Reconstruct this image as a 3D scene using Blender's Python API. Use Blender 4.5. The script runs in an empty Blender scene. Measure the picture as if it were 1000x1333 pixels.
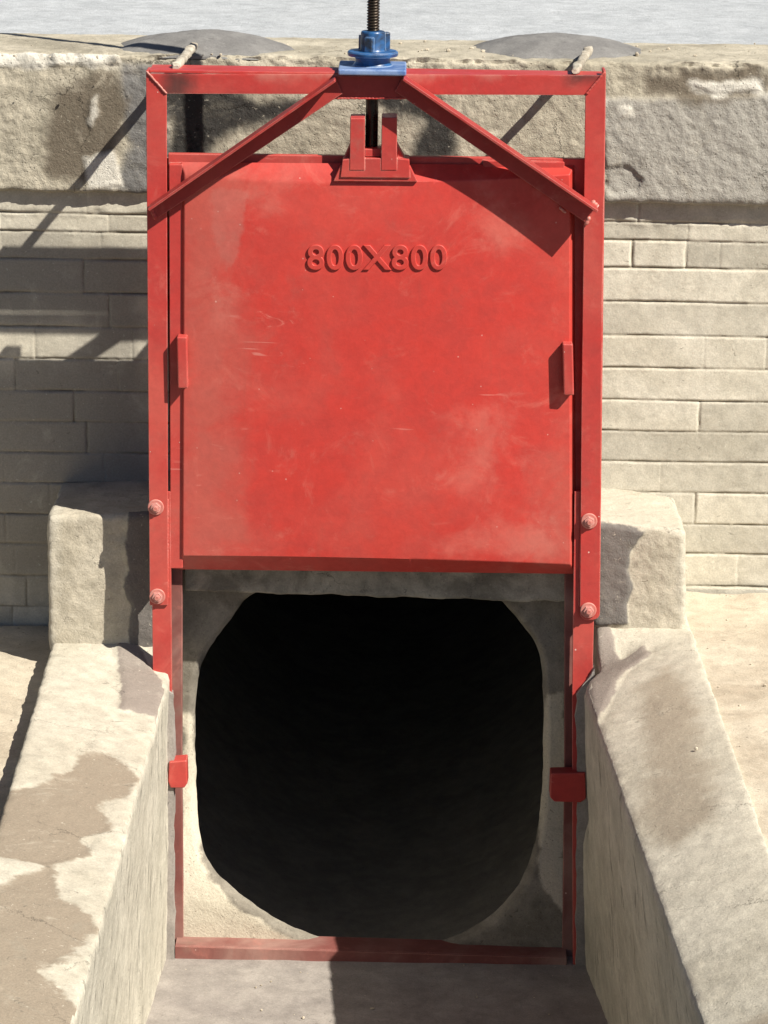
import bpy, bmesh, math, random
import numpy as np
from mathutils import Vector, Matrix
random.seed(7)
SC = bpy.context.scene
COL = SC.collection

# ------------------------------------------------------------------ camera, sky, sun, exposure
F_PX = 4000.0                      # focal length in pixels of the 1000x1333 photograph
PITCH, ROLL, YAW = math.radians(15.6), math.radians(0.85), math.radians(-0.2)
FW = np.array([math.sin(YAW)*math.cos(PITCH), math.cos(YAW)*math.cos(PITCH), -math.sin(PITCH)])
R0 = np.array([math.cos(YAW), -math.sin(YAW), 0.0])
U0 = np.cross(R0, FW)
RT = math.cos(ROLL)*R0 + math.sin(ROLL)*U0
UP = -math.sin(ROLL)*R0 + math.cos(ROLL)*U0
def ray(px, py):
    return FW + RT*(px-500.0)/F_PX - UP*(py-666.5)/F_PX
CAM = -ray(489, 95) * (F_PX/598.0)           # the gate frame is 1.0 m wide; its top centre is the origin

cd = bpy.data.cameras.new('camera')
cam = bpy.data.objects.new('camera', cd); COL.objects.link(cam)
cd.sensor_fit = 'VERTICAL'; cd.sensor_height = 36.0; cd.lens = F_PX/1333.0*36.0
cd.clip_start = 0.1; cd.clip_end = 500
M = Matrix(((RT[0], UP[0], -FW[0], CAM[0]), (RT[1], UP[1], -FW[1], CAM[1]), (RT[2], UP[2], -FW[2], CAM[2]), (0, 0, 0, 1)))
cam.matrix_world = M
SC.camera = cam

SUN_U, SUN_V = 1.33, 1.65                    # sideways and downward travel of the light per metre of depth
TO_SUN = Vector((SUN_U, -1.0, SUN_V)).normalized()
world = bpy.data.worlds.new('World'); SC.world = world; world.use_nodes = True
wn = world.node_tree.nodes; wl = world.node_tree.links
bg = wn['Background']; sky = wn.new('ShaderNodeTexSky'); sky.sky_type = 'NISHITA'
sky.sun_disc = False; sky.air_density = 0.55; sky.dust_density = 0.6; sky.sun_elevation = math.asin(TO_SUN.z); sky.sun_rotation = math.atan2(TO_SUN.x, TO_SUN.y)
wl.new(sky.outputs['Color'], bg.inputs['Color']); bg.inputs['Strength'].default_value = 0.05
sl = bpy.data.lights.new('sun', 'SUN'); sl.energy = 5.0; sl.angle = math.radians(0.5); sl.color = (1.0, 0.94, 0.84)
so = bpy.data.objects.new('sun', sl); COL.objects.link(so); so.location = (6, -4, 7)
so.rotation_euler = TO_SUN.to_track_quat('Z', 'Y').to_euler()
SC.view_settings.view_transform = 'Standard'; SC.view_settings.look = 'None'
SC.view_settings.exposure = 0.72; SC.view_settings.gamma = 1.0

def P(px, py, Y):                            # the point seen at a pixel on the upright plane y = Y
    d = ray(px, py); return CAM + d*((Y-CAM[1])/d[1])
def PZ(px, py, Z):                           # the same on the level plane z = Z
    d = ray(px, py); return CAM + d*((Z-CAM[2])/d[2])

# ------------------------------------------------------------------ numpy noise
_rs = np.random.RandomState(11)
_perm = np.concatenate([_rs.permutation(256)]*3)
_grad = _rs.normal(size=(256, 3)); _grad /= np.linalg.norm(_grad, axis=1)[:, None]
def perlin(p):
    p = np.asarray(p, float); i = np.floor(p).astype(int); f = p-i; i &= 255
    w = f*f*f*(f*(f*6-15)+10); out = 0
    for dx in (0, 1):
        for dy in (0, 1):
            for dz in (0, 1):
                h = _perm[_perm[_perm[i[:, 0]+dx]+i[:, 1]+dy]+i[:, 2]+dz]
                g = _grad[h]
                dot = g[:, 0]*(f[:, 0]-dx)+g[:, 1]*(f[:, 1]-dy)+g[:, 2]*(f[:, 2]-dz)
                ww = (w[:, 0] if dx else 1-w[:, 0])*(w[:, 1] if dy else 1-w[:, 1])*(w[:, 2] if dz else 1-w[:, 2])
                out = out+ww*dot
    return out*1.5
def fbm(p, s, o=4, off=0.0, rough=0.5):
    p = np.asarray(p, float)*s+off; a, t, r = 1.0, 0.0, 0.0
    for k in range(o):
        r = r+a*perlin(p+17.3*k); t += a; a *= rough; p = p*2.03
    return r/t
def smooth(a, lo, hi):
    t = np.clip((a-lo)/(hi-lo), 0, 1); return t*t*(3-2*t)
def poly_sdf(q, poly):                       # signed distance, positive inside; q (n,2)
    poly = np.asarray(poly, float); d = np.full(len(q), 1e9); ins = np.zeros(len(q), bool)
    n = len(poly)
    for k in range(n):
        a, b = poly[k], poly[(k+1) % n]; e = b-a; w = q-a
        t = np.clip((w@e)/max(e@e, 1e-12), 0, 1)
        d = np.minimum(d, np.linalg.norm(w-t[:, None]*e, axis=1))
        c = (a[1] > q[:, 1]) != (b[1] > q[:, 1])
        with np.errstate(divide='ignore', invalid='ignore'):
            xs = (b[0]-a[0])*(q[:, 1]-a[1])/(b[1]-a[1])+a[0]
        ins ^= c & (q[:, 0] < xs)
    return np.where(ins, d, -d)
def sdf_up(v, polys, Y):                     # stains and painted shading outlined on an upright plane
    q = v[:, [0, 2]]
    return np.max([poly_sdf(q, [P(a, b, Y)[[0, 2]] for a, b in pl]) for pl in polys], axis=0)
def sdf_lv(v, polys, Z):                     # stains outlined on a level plane
    q = v[:, [0, 1]]
    return np.max([poly_sdf(q, [PZ(a, b, Z)[[0, 1]] for a, b in pl]) for pl in polys], axis=0)

# ------------------------------------------------------------------ object helpers
def tag(o, label=None, cat=None, group=None, kind=None):
    if label: o['label'] = label
    if cat: o['category'] = cat
    if group: o['group'] = group
    if kind: o['kind'] = kind
    return o
def empty(name, loc=(0, 0, 0)):
    o = bpy.data.objects.new(name, None); COL.objects.link(o); o.location = loc; o.empty_display_size = 0.1
    return o
def origin_of(o):
    v = Vector((0, 0, 0))
    while o is not None: v = v+o.location; o = o.parent
    return v
def link(name, me, mat, parent=None, bevel=0, smooth_ang=None, loc=None):
    o = bpy.data.objects.new(name, me); COL.objects.link(o)
    if mat: me.materials.append(mat)
    par = origin_of(parent) if parent else Vector((0, 0, 0))
    base = Vector(loc) if loc is not None else par
    me.transform(Matrix.Translation(-base))
    o.location = base-par
    if parent: o.parent = parent
    if smooth_ang is not None:
        for p in me.polygons: p.use_smooth = True
        try: me.set_sharp_from_angle(angle=math.radians(smooth_ang))
        except Exception: pass
    if bevel:
        m = o.modifiers.new('bevel', 'BEVEL'); m.width = bevel; m.segments = 3; m.limit_method = 'ANGLE'; m.angle_limit = math.radians(35)
    return o
def from_arrays(name, v, f, attrs=None):
    me = bpy.data.meshes.new(name); me.from_pydata([tuple(x) for x in v], [], f); me.update()
    for k, a in (attrs or {}).items():
        at = me.attributes.new(k, 'FLOAT', 'POINT'); at.data.foreach_set('value', np.asarray(a, np.float32))
    return me
class MB:                                     # a little mesh collector
    def __init__(s): s.v, s.f = [], []
    def add(s, v, f):
        n = len(s.v); s.v += [tuple(x) for x in v]; s.f += [tuple(i+n for i in q) for q in f]; return s
    def prism(s, pts, off):                   # polygon (3-D points) swept along a vector
        a = [np.array(p, float) for p in pts]; b = [p+np.array(off, float) for p in a]; n = len(a)
        return s.add(a+b, [tuple(range(n)), tuple(range(2*n-1, n-1, -1))]+[(i, i+n, (i+1) % n+n, (i+1) % n) for i in range(n)])
    def face_px(s, pix, yf, yb):              # outline on plane yf swept back to plane yb
        return s.prism([P(a, b, yf) for a, b in pix], (0, yb-yf, 0))
    def lathe(s, c, prof, n=40, axis='z'):
        m = len(prof); v = []
        for r, z in prof:
            for k in range(n):
                a = 2*math.pi*k/n
                if axis == 'z': v.append((c[0]+r*math.cos(a), c[1]+r*math.sin(a), c[2]+z))
                else: v.append((c[0]+r*math.cos(a), c[1]+z, c[2]+r*math.sin(a)))
        f = [(j*n+k, j*n+(k+1) % n, (j+1)*n+(k+1) % n, (j+1)*n+k) for j in range(m-1) for k in range(n)]
        f += [tuple(range(n-1, -1, -1)), tuple((m-1)*n+k for k in range(n))]
        return s.add(v, f)
    def mesh(s, name):
        me = bpy.data.meshes.new(name); me.from_pydata(s.v, [], s.f); me.update()
        bm = bmesh.new(); bm.from_mesh(me); bmesh.ops.recalc_face_normals(bm, faces=bm.faces); bm.to_mesh(me); bm.free()
        return me
def build(mb, name, mat, parent=None, bevel=0, smooth_ang=None, loc=None):
    return link(name, mb.mesh(name), mat, parent, bevel, smooth_ang, loc)

def rbox(corners, r, us):
    """closed box surface through 8 corners [x0y0z0,x1y0z0,x0y1z0,x1y1z0,(z1..)], rounded by r; us = three arrays in 0..1"""
    c = np.array(corners, float).reshape(2, 2, 2, 3)     # [z][y][x]
    L = np.array([np.linalg.norm(c[:, :, 1]-c[:, :, 0], axis=-1).mean(), np.linalg.norm(c[:, 1]-c[:, 0], axis=-1).mean(), np.linalg.norm(c[1]-c[0], axis=-1).mean()])
    vid, V, Fc = {}, [], []
    def vi(key):
        if key not in vid: vid[key] = len(V); V.append((us[0][key[0]], us[1][key[1]], us[2][key[2]]))
        return vid[key]
    N = [len(u)-1 for u in us]
    for ax in range(3):
        a, b = [(1, 2), (2, 0), (0, 1)][ax]
        for side in (0, N[ax]):
            for i in range(N[a]):
                for j in range(N[b]):
                    q = []
                    for di, dj in ((0, 0), (1, 0), (1, 1), (0, 1)):
                        k = [0, 0, 0]; k[ax] = side; k[a] = i+di; k[b] = j+dj; q.append(vi(tuple(k)))
                    Fc.append(tuple(q) if side else tuple(q[::-1]))
    u = np.array(V); p = u*L; rr = np.minimum(r, L*0.49)
    cl = np.clip(p, rr, L-rr); d = p-cl; nl = np.linalg.norm(d, axis=1)+1e-9
    nrm = d/nl[:, None]; p = cl+nrm*r; t = p/L
    x, y, z = t[:, 0:1], t[:, 1:2], t[:, 2:3]
    W = 0
    for k in (0, 1):
        for j in (0, 1):
            for i in (0, 1):
                W = W+(x if i else 1-x)*(y if j else 1-y)*(z if k else 1-z)*c[k, j, i]
    return W, nrm, Fc
def lin(n): return np.linspace(0, 1, n+1)
def fine(lo, hi, flo, fhi, step, coarse):     # coordinates with a fine band in the middle
    return np.unique(np.concatenate([np.arange(lo, flo, coarse), np.arange(flo, fhi, step), np.arange(fhi, hi, coarse), [hi]]).round(5))

# ------------------------------------------------------------------ materials
class NT:
    def __init__(s, name):
        s.m = bpy.data.materials.new(name); s.m.use_nodes = True; s.t = s.m.node_tree; s.n = s.t.nodes; s.l = s.t.links
        s.b = s.n['Principled BSDF']; s.tc = s.n.new('ShaderNodeTexCoord').outputs['Object']
    def put(s, sock, v):
        if hasattr(v, 'is_output') or isinstance(v, bpy.types.NodeSocket): s.l.new(v, sock)
        else:
            if isinstance(v, (tuple, list)) and len(v) == 3 and sock.type == 'RGBA': v = (*v, 1)
            sock.default_value = v
    def noise(s, scale, detail=6, rough=0.6, dist=0.0, stretch=None, off=None, out='Fac'):
        n = s.n.new('ShaderNodeTexNoise'); vec = s.tc
        if stretch or off:
            mp = s.n.new('ShaderNodeMapping'); s.l.new(vec, mp.inputs[0])
            if stretch: mp.inputs['Scale'].default_value = stretch
            if off: mp.inputs['Location'].default_value = off
            vec = mp.outputs[0]
        s.l.new(vec, n.inputs['Vector']); n.inputs['Scale'].default_value = scale; n.inputs['Detail'].default_value = detail
        n.inputs['Roughness'].default_value = rough; n.inputs['Distortion'].default_value = dist
        return n.outputs[out]
    def voro(s, scale, feature='F1', rand=1.0, stretch=None, out='Distance', vec=None):
        n = s.n.new('ShaderNodeTexVoronoi'); n.feature = feature; v = vec or s.tc
        if stretch:
            mp = s.n.new('ShaderNodeMapping'); s.l.new(v, mp.inputs[0]); mp.inputs['Scale'].default_value = stretch; v = mp.outputs[0]
        s.l.new(v, n.inputs['Vector']); n.inputs['Scale'].default_value = scale; n.inputs['Randomness'].default_value = rand
        return n.outputs[out]
    def ramp(s, x, lo, hi, a=0.0, b=1.0):
        n = s.n.new('ShaderNodeMapRange'); n.interpolation_type = 'SMOOTHSTEP'
        s.put(n.inputs['Value'], x)
        for k, v in zip(('From Min', 'From Max', 'To Min', 'To Max'), (lo, hi, a, b)): n.inputs[k].default_value = v
        return n.outputs[0]
    def math(s, op, a, b=0.0):
        n = s.n.new('ShaderNodeMath'); n.operation = op; s.put(n.inputs[0], a); s.put(n.inputs[1], b); return n.outputs[0]
    def mix(s, f, a, b, mode='MIX'):
        n = s.n.new('ShaderNodeMix'); n.data_type = 'RGBA'; n.blend_type = mode
        s.put(n.inputs['Factor'], f); s.put(n.inputs['A'] if False else n.inputs[6], a); s.put(n.inputs[7], b); return n.outputs[2]
    def attr(s, name):
        n = s.n.new('ShaderNodeAttribute'); n.attribute_name = name; return n.outputs['Fac']
    def bump(s, h, strength, dist, prev=None):
        n = s.n.new('ShaderNodeBump'); s.put(n.inputs['Height'], h); n.inputs['Strength'].default_value = strength; n.inputs['Distance'].default_value = dist
        if prev: s.l.new(prev, n.inputs['Normal'])
        return n.outputs[0]
    def edge(s, radius):                       # 0 on flats, towards 1 on worn edges
        bv = s.n.new('ShaderNodeBevel'); bv.samples = 4; bv.inputs['Radius'].default_value = radius
        g = s.n.new('ShaderNodeNewGeometry')
        d = s.n.new('ShaderNodeVectorMath'); d.operation = 'DOT_PRODUCT'; s.l.new(bv.outputs[0], d.inputs[0]); s.l.new(g.outputs['Normal'], d.inputs[1])
        return s.math('SUBTRACT', 1.0, d.outputs['Value'])
    def done(s, col, rough, normal=None, spec=0.5, metal=0.0):
        s.put(s.b.inputs['Base Color'], col); s.put(s.b.inputs['Roughness'], rough); s.put(s.b.inputs['Metallic'], metal)
        s.put(s.b.inputs['Specular IOR Level'], spec)
        if normal: s.l.new(normal, s.b.inputs['Normal'])
        return s.m

def concrete(name, c1, c2, stains=(), big=3.0, grain=1.0, streak=None, cracks=0.0, pits=0.5, brick=False, spread=0.55):
    s = NT(name)
    n1 = s.noise(big, 8, 0.62, 0.6); n2 = s.noise(28, 6, 0.65); n3 = s.noise(240, 4, 0.7); n4 = s.noise(90, 5, 0.7, off=(3, 1, 2))
    col = s.mix(s.ramp(n1, 0.5-spread*0.3, 0.5+spread*0.3), c1, c2)
    if brick:
        col = s.mix(1.0, col, s.ramp(s.attr('brick'), 0, 1, 0.82, 1.1), 'MULTIPLY')
    soft = s.attr
    h = None
    wob = s.math('ADD', s.math('MULTIPLY', s.math('SUBTRACT', s.noise(9, 9, 0.6, off=(5, 5, 5)), 0.5), 0.11), s.math('MULTIPLY', s.math('SUBTRACT', n3, 0.5), 0.006))
    for a, sc, w, amp in stains:
        e = s.math('ADD', s.attr(a), s.math('MULTIPLY', wob, amp))
        f = s.ramp(e, -w, w)
        tone = s.mix(s.ramp(n2, 0.35, 0.65), sc, tuple(x*0.82 for x in sc))
        col = s.mix(f, col, tone)
    col = s.mix(1.0, col, s.ramp(n2, 0.25, 0.75, 0.86, 1.12), 'MULTIPLY')
    col = s.mix(1.0, col, s.ramp(n3, 0.28, 0.72, 0.86, 1.09), 'MULTIPLY')
    n5 = s.noise(11, 9, 0.72, 1.2, off=(7, 3, 4)); col = s.mix(s.ramp(n5, 0.52, 0.72, 0.0, 0.35), col, tuple(x*0.62 for x in c2))
    n6 = s.noise(7, 8, 0.7, 0.8, off=(1, 9, 4)); col = s.mix(s.ramp(n6, 0.56, 0.72, 0.0, 0.30), col, tuple(min(0.75, x*1.35) for x in c1))
    mk = s.ramp(s.noise(75, 3, 0.6, 0.8, stretch=(0.6, 1, 0.9), off=(4, 4, 1)), 0.655, 0.70); mk = s.math('MULTIPLY', mk, s.ramp(s.noise(6, 4, 0.6, off=(3, 7, 7)), 0.42, 0.62))
    col = s.mix(s.math('MULTIPLY', mk, 0.55), col, tuple(x*0.32 for x in c2))
    fl = s.ramp(s.noise(110, 3, 0.6, 0.5, off=(9, 4, 6)), 0.66, 0.71); col = s.mix(s.math('MULTIPLY', fl, 0.35), col, tuple(min(0.72, x*1.4) for x in c1))
    # dark pits and hairlines
    pit = s.ramp(s.math('ADD', s.voro(95), s.math('MULTIPLY', n2, 0.5)), 0.30, 0.42, 1.0, 0.0)
    col = s.mix(s.math('MULTIPLY', pit, pits), col, tuple(x*0.35 for x in c2))
    hh = s.math('ADD', s.math('MULTIPLY', n4, 0.75), s.math('MULTIPLY', n3, 0.28))
    hh = s.math('SUBTRACT', hh, s.math('ADD', s.math('MULTIPLY', pit, 0.5*pits), s.math('MULTIPLY', mk, 0.5)))
    if streak:
        st = s.noise(26, 6, 0.7, 0.4, stretch=streak); hh = s.math('ADD', hh, s.math('MULTIPLY', st, 1.6))
        gash = s.ramp(s.noise(34, 5, 0.6, 0.3, stretch=streak, off=(1, 2, 3)), 0.33, 0.40, 1.0, 0.0)
        hh = s.math('SUBTRACT', hh, s.math('MULTIPLY', gash, 0.8))
        col = s.mix(s.math('MULTIPLY', gash, 0.6), col, tuple(x*0.4 for x in c2))
    if cracks:
        dv = s.n.new('ShaderNodeVectorMath'); dv.operation = 'ADD'; s.l.new(s.tc, dv.inputs[0])
        sc = s.n.new('ShaderNodeVectorMath'); sc.operation = 'SCALE'; s.l.new(s.noise(9, 6, 0.7, out='Color'), sc.inputs[0]); sc.inputs['Scale'].default_value = 0.16
        s.l.new(sc.outputs[0], dv.inputs[1])
        ck = s.ramp(s.voro(3.1, 'DISTANCE_TO_EDGE', vec=dv.outputs[0]), 0.0, 0.006, 1.0, 0.0)
        ck = s.math('MULTIPLY', ck, s.ramp(s.noise(4, 3, off=(8, 2, 1)), 0.5, 0.6))
        col = s.mix(s.math('MULTIPLY', ck, cracks), col, (0.03, 0.027, 0.022)); hh = s.math('SUBTRACT', hh, s.math('MULTIPLY', ck, 2.0*cracks))
    nb = s.bump(hh, 0.55*grain, 0.006)
    return s.done(col, s.ramp(n2, 0.3, 0.7, 0.82, 0.96), nb, 0.25)

def red_paint(name, base=(0.49, 0.043, 0.033), fade=0.45, wear=1.0, chips=1.0, sdf=None, dirt=0.25, rough=0.42, faded=(0.50, 0.115, 0.085)):
    s = NT(name)
    n1 = s.noise(3.2, 6, 0.55, 0.8); n2 = s.noise(14, 6, 0.65, 0.3); n3 = s.noise(120, 4, 0.7)
    deep = tuple(x*0.84 for x in base)
    col = s.mix(s.ramp(n2, 0.35, 0.75), base, deep)
    col = s.mix(s.math('MULTIPLY', s.ramp(n1, 0.42, 0.72), fade), col, faded)
    if sdf:
        for a, sc, w, amp, k in sdf:
            e = s.math('ADD', s.attr(a), s.math('MULTIPLY', s.math('SUBTRACT', s.noise(9, 7, 0.65, 0.5, off=(2, 7, 1)), 0.5), amp))
            col = s.mix(s.math('MULTIPLY', s.ramp(e, -w, w), k), col, sc)
    # dusty film and rubbed streaks
    st = s.ramp(s.noise(30, 5, 0.7, 1.5, stretch=(0.35, 1, 1.1)), 0.60, 0.74)
    msk = s.ramp(s.noise(4.3, 3, 0.5, off=(4, 1, 9)), 0.52, 0.66)
    col = s.mix(s.math('MULTIPLY', s.math('MULTIPLY', st, msk), 0.5), col, (0.66, 0.24, 0.19))
    mot = s.noise(55, 5, 0.75, 0.6, off=(3, 3, 8)); col = s.mix(1.0, col, s.ramp(mot, 0.3, 0.7, 0.93, 1.05), 'MULTIPLY')
    wipe = s.ramp(s.noise(5.5, 9, 0.72, 2.2, off=(6, 2, 2)), 0.54, 0.70); col = s.mix(s.math('MULTIPLY', wipe, 0.22), col, (0.62, 0.21, 0.16))
    run = s.ramp(s.noise(24, 4, 0.6, 0.2, stretch=(1, 1, 0.07), off=(2, 5, 7)), 0.60, 0.72); col = s.mix(s.math('MULTIPLY', run, 0.18), col, (0.30, 0.07, 0.05))
    # fine scratches
    sc1 = s.ramp(s.noise(70, 2, 0.5, 0.5, stretch=(0.09, 1, 1.0)), 0.70, 0.745)
    sc2 = s.ramp(s.noise(6, 2, 0.5, off=(9, 3, 3)), 0.52, 0.62)
    col = s.mix(s.math('MULTIPLY', s.math('MULTIPLY', sc1, sc2), 0.3), col, (0.68, 0.36, 0.30))
    # chipped specks
    ch = s.ramp(s.math('ADD', s.voro(30), s.math('MULTIPLY', s.noise(60, 3), 0.16)), 0.115, 0.135, 1.0, 0.0)
    ch = s.math('MULTIPLY', ch, s.ramp(s.noise(7, 3, 0.5, off=(1, 8, 2)), 0.47, 0.55))
    col = s.mix(s.math('MULTIPLY', ch, 0.8*chips), col, (0.62, 0.42, 0.36))
    # worn edges
    if wear:
        e = s.math('MULTIPLY', s.ramp(s.math('ADD', s.edge(0.004), s.math('MULTIPLY', s.math('SUBTRACT', n3, 0.5), 0.10)), 0.03, 0.16), s.ramp(n2, 0.35, 0.6))
        col = s.mix(s.math('MULTIPLY', e, 0.65*wear), col, (0.62, 0.30, 0.25))
    col = s.mix(s.math('MULTIPLY', s.ramp(s.noise(8, 7, 0.7, off=(2, 2, 6)), 0.56, 0.78), dirt), col, (0.20, 0.13, 0.10))
    nb = s.bump(s.noise(9, 4, 0.5), 0.25, 0.008); nb = s.bump(s.noise(160, 3, 0.6), 0.10, 0.002, nb)
    return s.done(col, s.ramp(n2, 0.3, 0.7, rough-0.06, rough+0.2), nb, 0.4)

CREAM1, CREAM2 = (0.60, 0.545, 0.43), (0.47, 0.415, 0.315)
TAN, WET, SOOT_SHADE = (0.345, 0.285, 0.215), (0.20, 0.175, 0.15), (0.045, 0.042, 0.038)
M_wing = concrete('weathered_concrete', (0.505, 0.47, 0.385), (0.425, 0.39, 0.31), [('soft', (0.37, 0.32, 0.245), 0.03, 1.0), ('stain_shading', (0.30, 0.25, 0.188), 0.008, 1.25), ('wet', (0.29, 0.25, 0.215), 0.004, 0.5)], cracks=0.45, pits=0.25, grain=0.8)
M_wing_face = None
M_block = concrete('block_concrete', (0.48, 0.435, 0.345), (0.39, 0.35, 0.27), [('stain_shading', (0.52, 0.48, 0.39), 0.012, 0.8), ('wet', (0.17, 0.155, 0.14), 0.004, 0.5)], cracks=0.6, big=7, pits=0.3)
M_coping = concrete('rough_render', (0.49, 0.445, 0.35), (0.31, 0.28, 0.215), [('grey', (0.39, 0.37, 0.325), 0.012, 0.6), ('wash', (0.20, 0.195, 0.185), 0.014, 0.7), ('stain_shading', (0.17, 0.142, 0.105), 0.016, 0.9), ('pale', (0.66, 0.63, 0.55), 0.01, 0.8), ('soot_shade', SOOT_SHADE, 0.02, 0.9)], cracks=0.6, big=5, pits=0.5, grain=1.4)
M_brick = concrete('washed_brick', (0.56, 0.525, 0.435), (0.475, 0.44, 0.355), [('stain_shading', (0.36, 0.335, 0.28), 0.05, 1.4), ('joint', (0.25, 0.22, 0.165), 0.0022, 0.06)], big=4, pits=0.12, grain=0.4, brick=True)  # first patch colour darkens the bricks inside the frame's cast shadow
M_head = concrete('headwall_concrete', (0.27, 0.245, 0.20), (0.17, 0.152, 0.122), [('pale', (0.58, 0.53, 0.42), 0.006, 0.6)], big=9, pits=0.4)  # base darkened for the door's shade; pale paints the sunlit areas
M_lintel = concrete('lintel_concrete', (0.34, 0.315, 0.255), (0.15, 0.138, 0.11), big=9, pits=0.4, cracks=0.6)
M_pipe = concrete('pipe_concrete', (0.42, 0.395, 0.345), (0.33, 0.31, 0.27), big=6, pits=0.3)
M_apron = concrete('apron_mortar', (0.33, 0.30, 0.27), (0.25, 0.225, 0.205), big=5, pits=0.15, grain=0.5)
M_ledge = concrete('ledge_concrete', (0.55, 0.49, 0.385), (0.38, 0.32, 0.24), big=3.5, pits=0.25, grain=0.9, spread=0.7)
M_unseen_floor = concrete('unseen_dark_floor', (0.07, 0.062, 0.05), (0.045, 0.04, 0.034), big=1.5, pits=0.2)  # out-of-view canal floor made dark to cut bounced fill light
M_unseen_bank = concrete('unseen_dark_bank', (0.16, 0.125, 0.085), (0.09, 0.07, 0.05), big=2.0, pits=0.4)  # unseen far parts of the ledges, darkened to reduce bounce
M_road = concrete('road_concrete', (0.43, 0.45, 0.465), (0.38, 0.40, 0.415), big=6, pits=0.35, grain=1.2)
M_mound = concrete('fresh_mortar', (0.22, 0.215, 0.205), (0.16, 0.155, 0.15), big=8, pits=0.2, grain=0.7)
M_bar = concrete('mortar_crusted_steel', (0.50, 0.46, 0.38), (0.32, 0.28, 0.22), big=30, pits=0.3)
M_red = red_paint('red_paint_frame', base=(0.43, 0.042, 0.036), fade=0.5, wear=1.3, chips=1.3, dirt=0.45)
M_door = red_paint('red_paint_door', fade=0.30, wear=0.7, chips=0.55, sdf=[('dust', (0.40, 0.105, 0.08), 0.07, 0.30, 0.6), ('drip', (0.42, 0.125, 0.10), 0.006, 0.07, 0.5), ('rub', (0.60, 0.22, 0.17), 0.05, 0.30, 0.30)])
M_letter = red_paint('red_paint_lettering', fade=0.3, wear=0.15, chips=0.2)
M_brace = red_paint('red_paint_brace', base=(0.33, 0.030, 0.026), fade=0.2, wear=1.0, chips=0.4, dirt=0.35)
M_sill = red_paint('mud_filmed_red', base=(0.19, 0.06, 0.05), fade=0.75, wear=0.8, chips=1.0, dirt=0.8, rough=0.7, faded=(0.36, 0.225, 0.185))
M_beam = red_paint('red_paint_beam', base=(0.43, 0.042, 0.036), dirt=0.4, fade=0.45, wear=1.0, chips=1.0, sdf=[('soot_shade', (0.045, 0.028, 0.024), 0.03, 0.10, 0.85), ('rub', (0.52, 0.24, 0.19), 0.02, 0.10, 0.5)])

def simple_paint(name, c1, c2, rough, metal=0.0, wearcol=None, scale=18):
    s = NT(name)
    n1 = s.noise(scale, 6, 0.65, 0.4); n2 = s.noise(140, 4, 0.7)
    col = s.mix(s.ramp(n1, 0.38, 0.64), c1, c2)
    if wearcol:
        e = s.ramp(s.math('ADD', s.edge(0.004), s.math('MULTIPLY', s.math('SUBTRACT', n2, 0.5), 0.12)), 0.03, 0.17)
        col = s.mix(s.math('MULTIPLY', e, 0.7), col, wearcol)
    nb = s.bump(n2, 0.15, 0.002)
    return s.done(col, s.ramp(n1, 0.3, 0.7, rough-0.08, rough+0.12), nb, 0.5, metal)
M_blue = simple_paint('blue_paint', (0.025, 0.11, 0.29), (0.012, 0.05, 0.14), 0.32, 0.0, (0.35, 0.45, 0.60))
M_bluewash = simple_paint('chalky_blue_paint', (0.20, 0.28, 0.46), (0.06, 0.13, 0.32), 0.38, 0.0, (0.6, 0.65, 0.75))
M_nut = simple_paint('greasy_blue_paint', (0.022, 0.095, 0.25), (0.018, 0.022, 0.03), 0.34, 0.0, (0.25, 0.35, 0.5), 30)
M_grease = simple_paint('greasy_steel', (0.030, 0.024, 0.018), (0.075, 0.058, 0.042), 0.30, 0.6)
M_bolt = simple_paint('bolt_paint', (0.50, 0.19, 0.155), (0.42, 0.12, 0.095), 0.5, 0.0, (0.7, 0.5, 0.45), 60)

# ------------------------------------------------------------------ main planes of the place
Y_BRICK, Y_COPE, Y_BLOCK = 0.38, 0.35, 0.085
Z_TOP = P(500, 76, Y_COPE)[2]
Z_COPE_BOT = P(500, 257, Y_COPE)[2]
Y_BACK = PZ(500, 50, Z_TOP)[1]
Z_APRON = P(480, 1252, 0.0)[2]
ZW = {-1: P(110, 838, Y_BLOCK)[2], 1: P(840, 817, Y_BLOCK)[2]}       # tops of the two wing walls
ZL = {-1: ZW[-1]-0.055, 1: ZW[1]-0.012}                               # ledges beside them

# ------------------------------------------------------------------ road behind, canal floor, ledges, apron
def sheet(name, x0, x1, y0, y1, z, mat, fine_x=None, fine_y=None, amp=0.0, sc=6.0, side=None):
    xs = fine(x0, x1, fine_x[0], fine_x[1], fine_x[2], 1.5) if fine_x else np.array([x0, x1])
    ys = fine(y0, y1, fine_y[0], fine_y[1], fine_y[2], 1.5) if fine_y else np.array([y0, y1])
    gx, gy = np.meshgrid(xs, ys); v = np.stack([gx.ravel(), gy.ravel(), np.full(gx.size, z)], 1)
    if amp: v[:, 2] += amp*fbm(v, sc, 4)
    n = len(xs); f = [(j*n+i, j*n+i+1, (j+1)*n+i+1, (j+1)*n+i) for j in range(len(ys)-1) for i in range(n-1)]
    o = link(name, from_arrays(name, v, f), mat, smooth_ang=60); tag(o, kind='structure'); return o
road = sheet('road', -60, 60, Y_BACK-0.01, 90, Z_TOP-0.006, M_road, (-1.2, 1.2, 0.02), (Y_BACK-0.01, 1.4, 0.02), 0.002, 9)
floor = sheet('canal_floor', -60, 60, -60, 0.02, Z_APRON-0.006, M_unseen_floor)
apron = sheet('apron', -0.62, 0.62, -1.3, 0.05, Z_APRON, M_apron, (-0.6, 0.6, 0.012), (-0.9, 0.05, 0.012), 0.004, 5)

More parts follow.
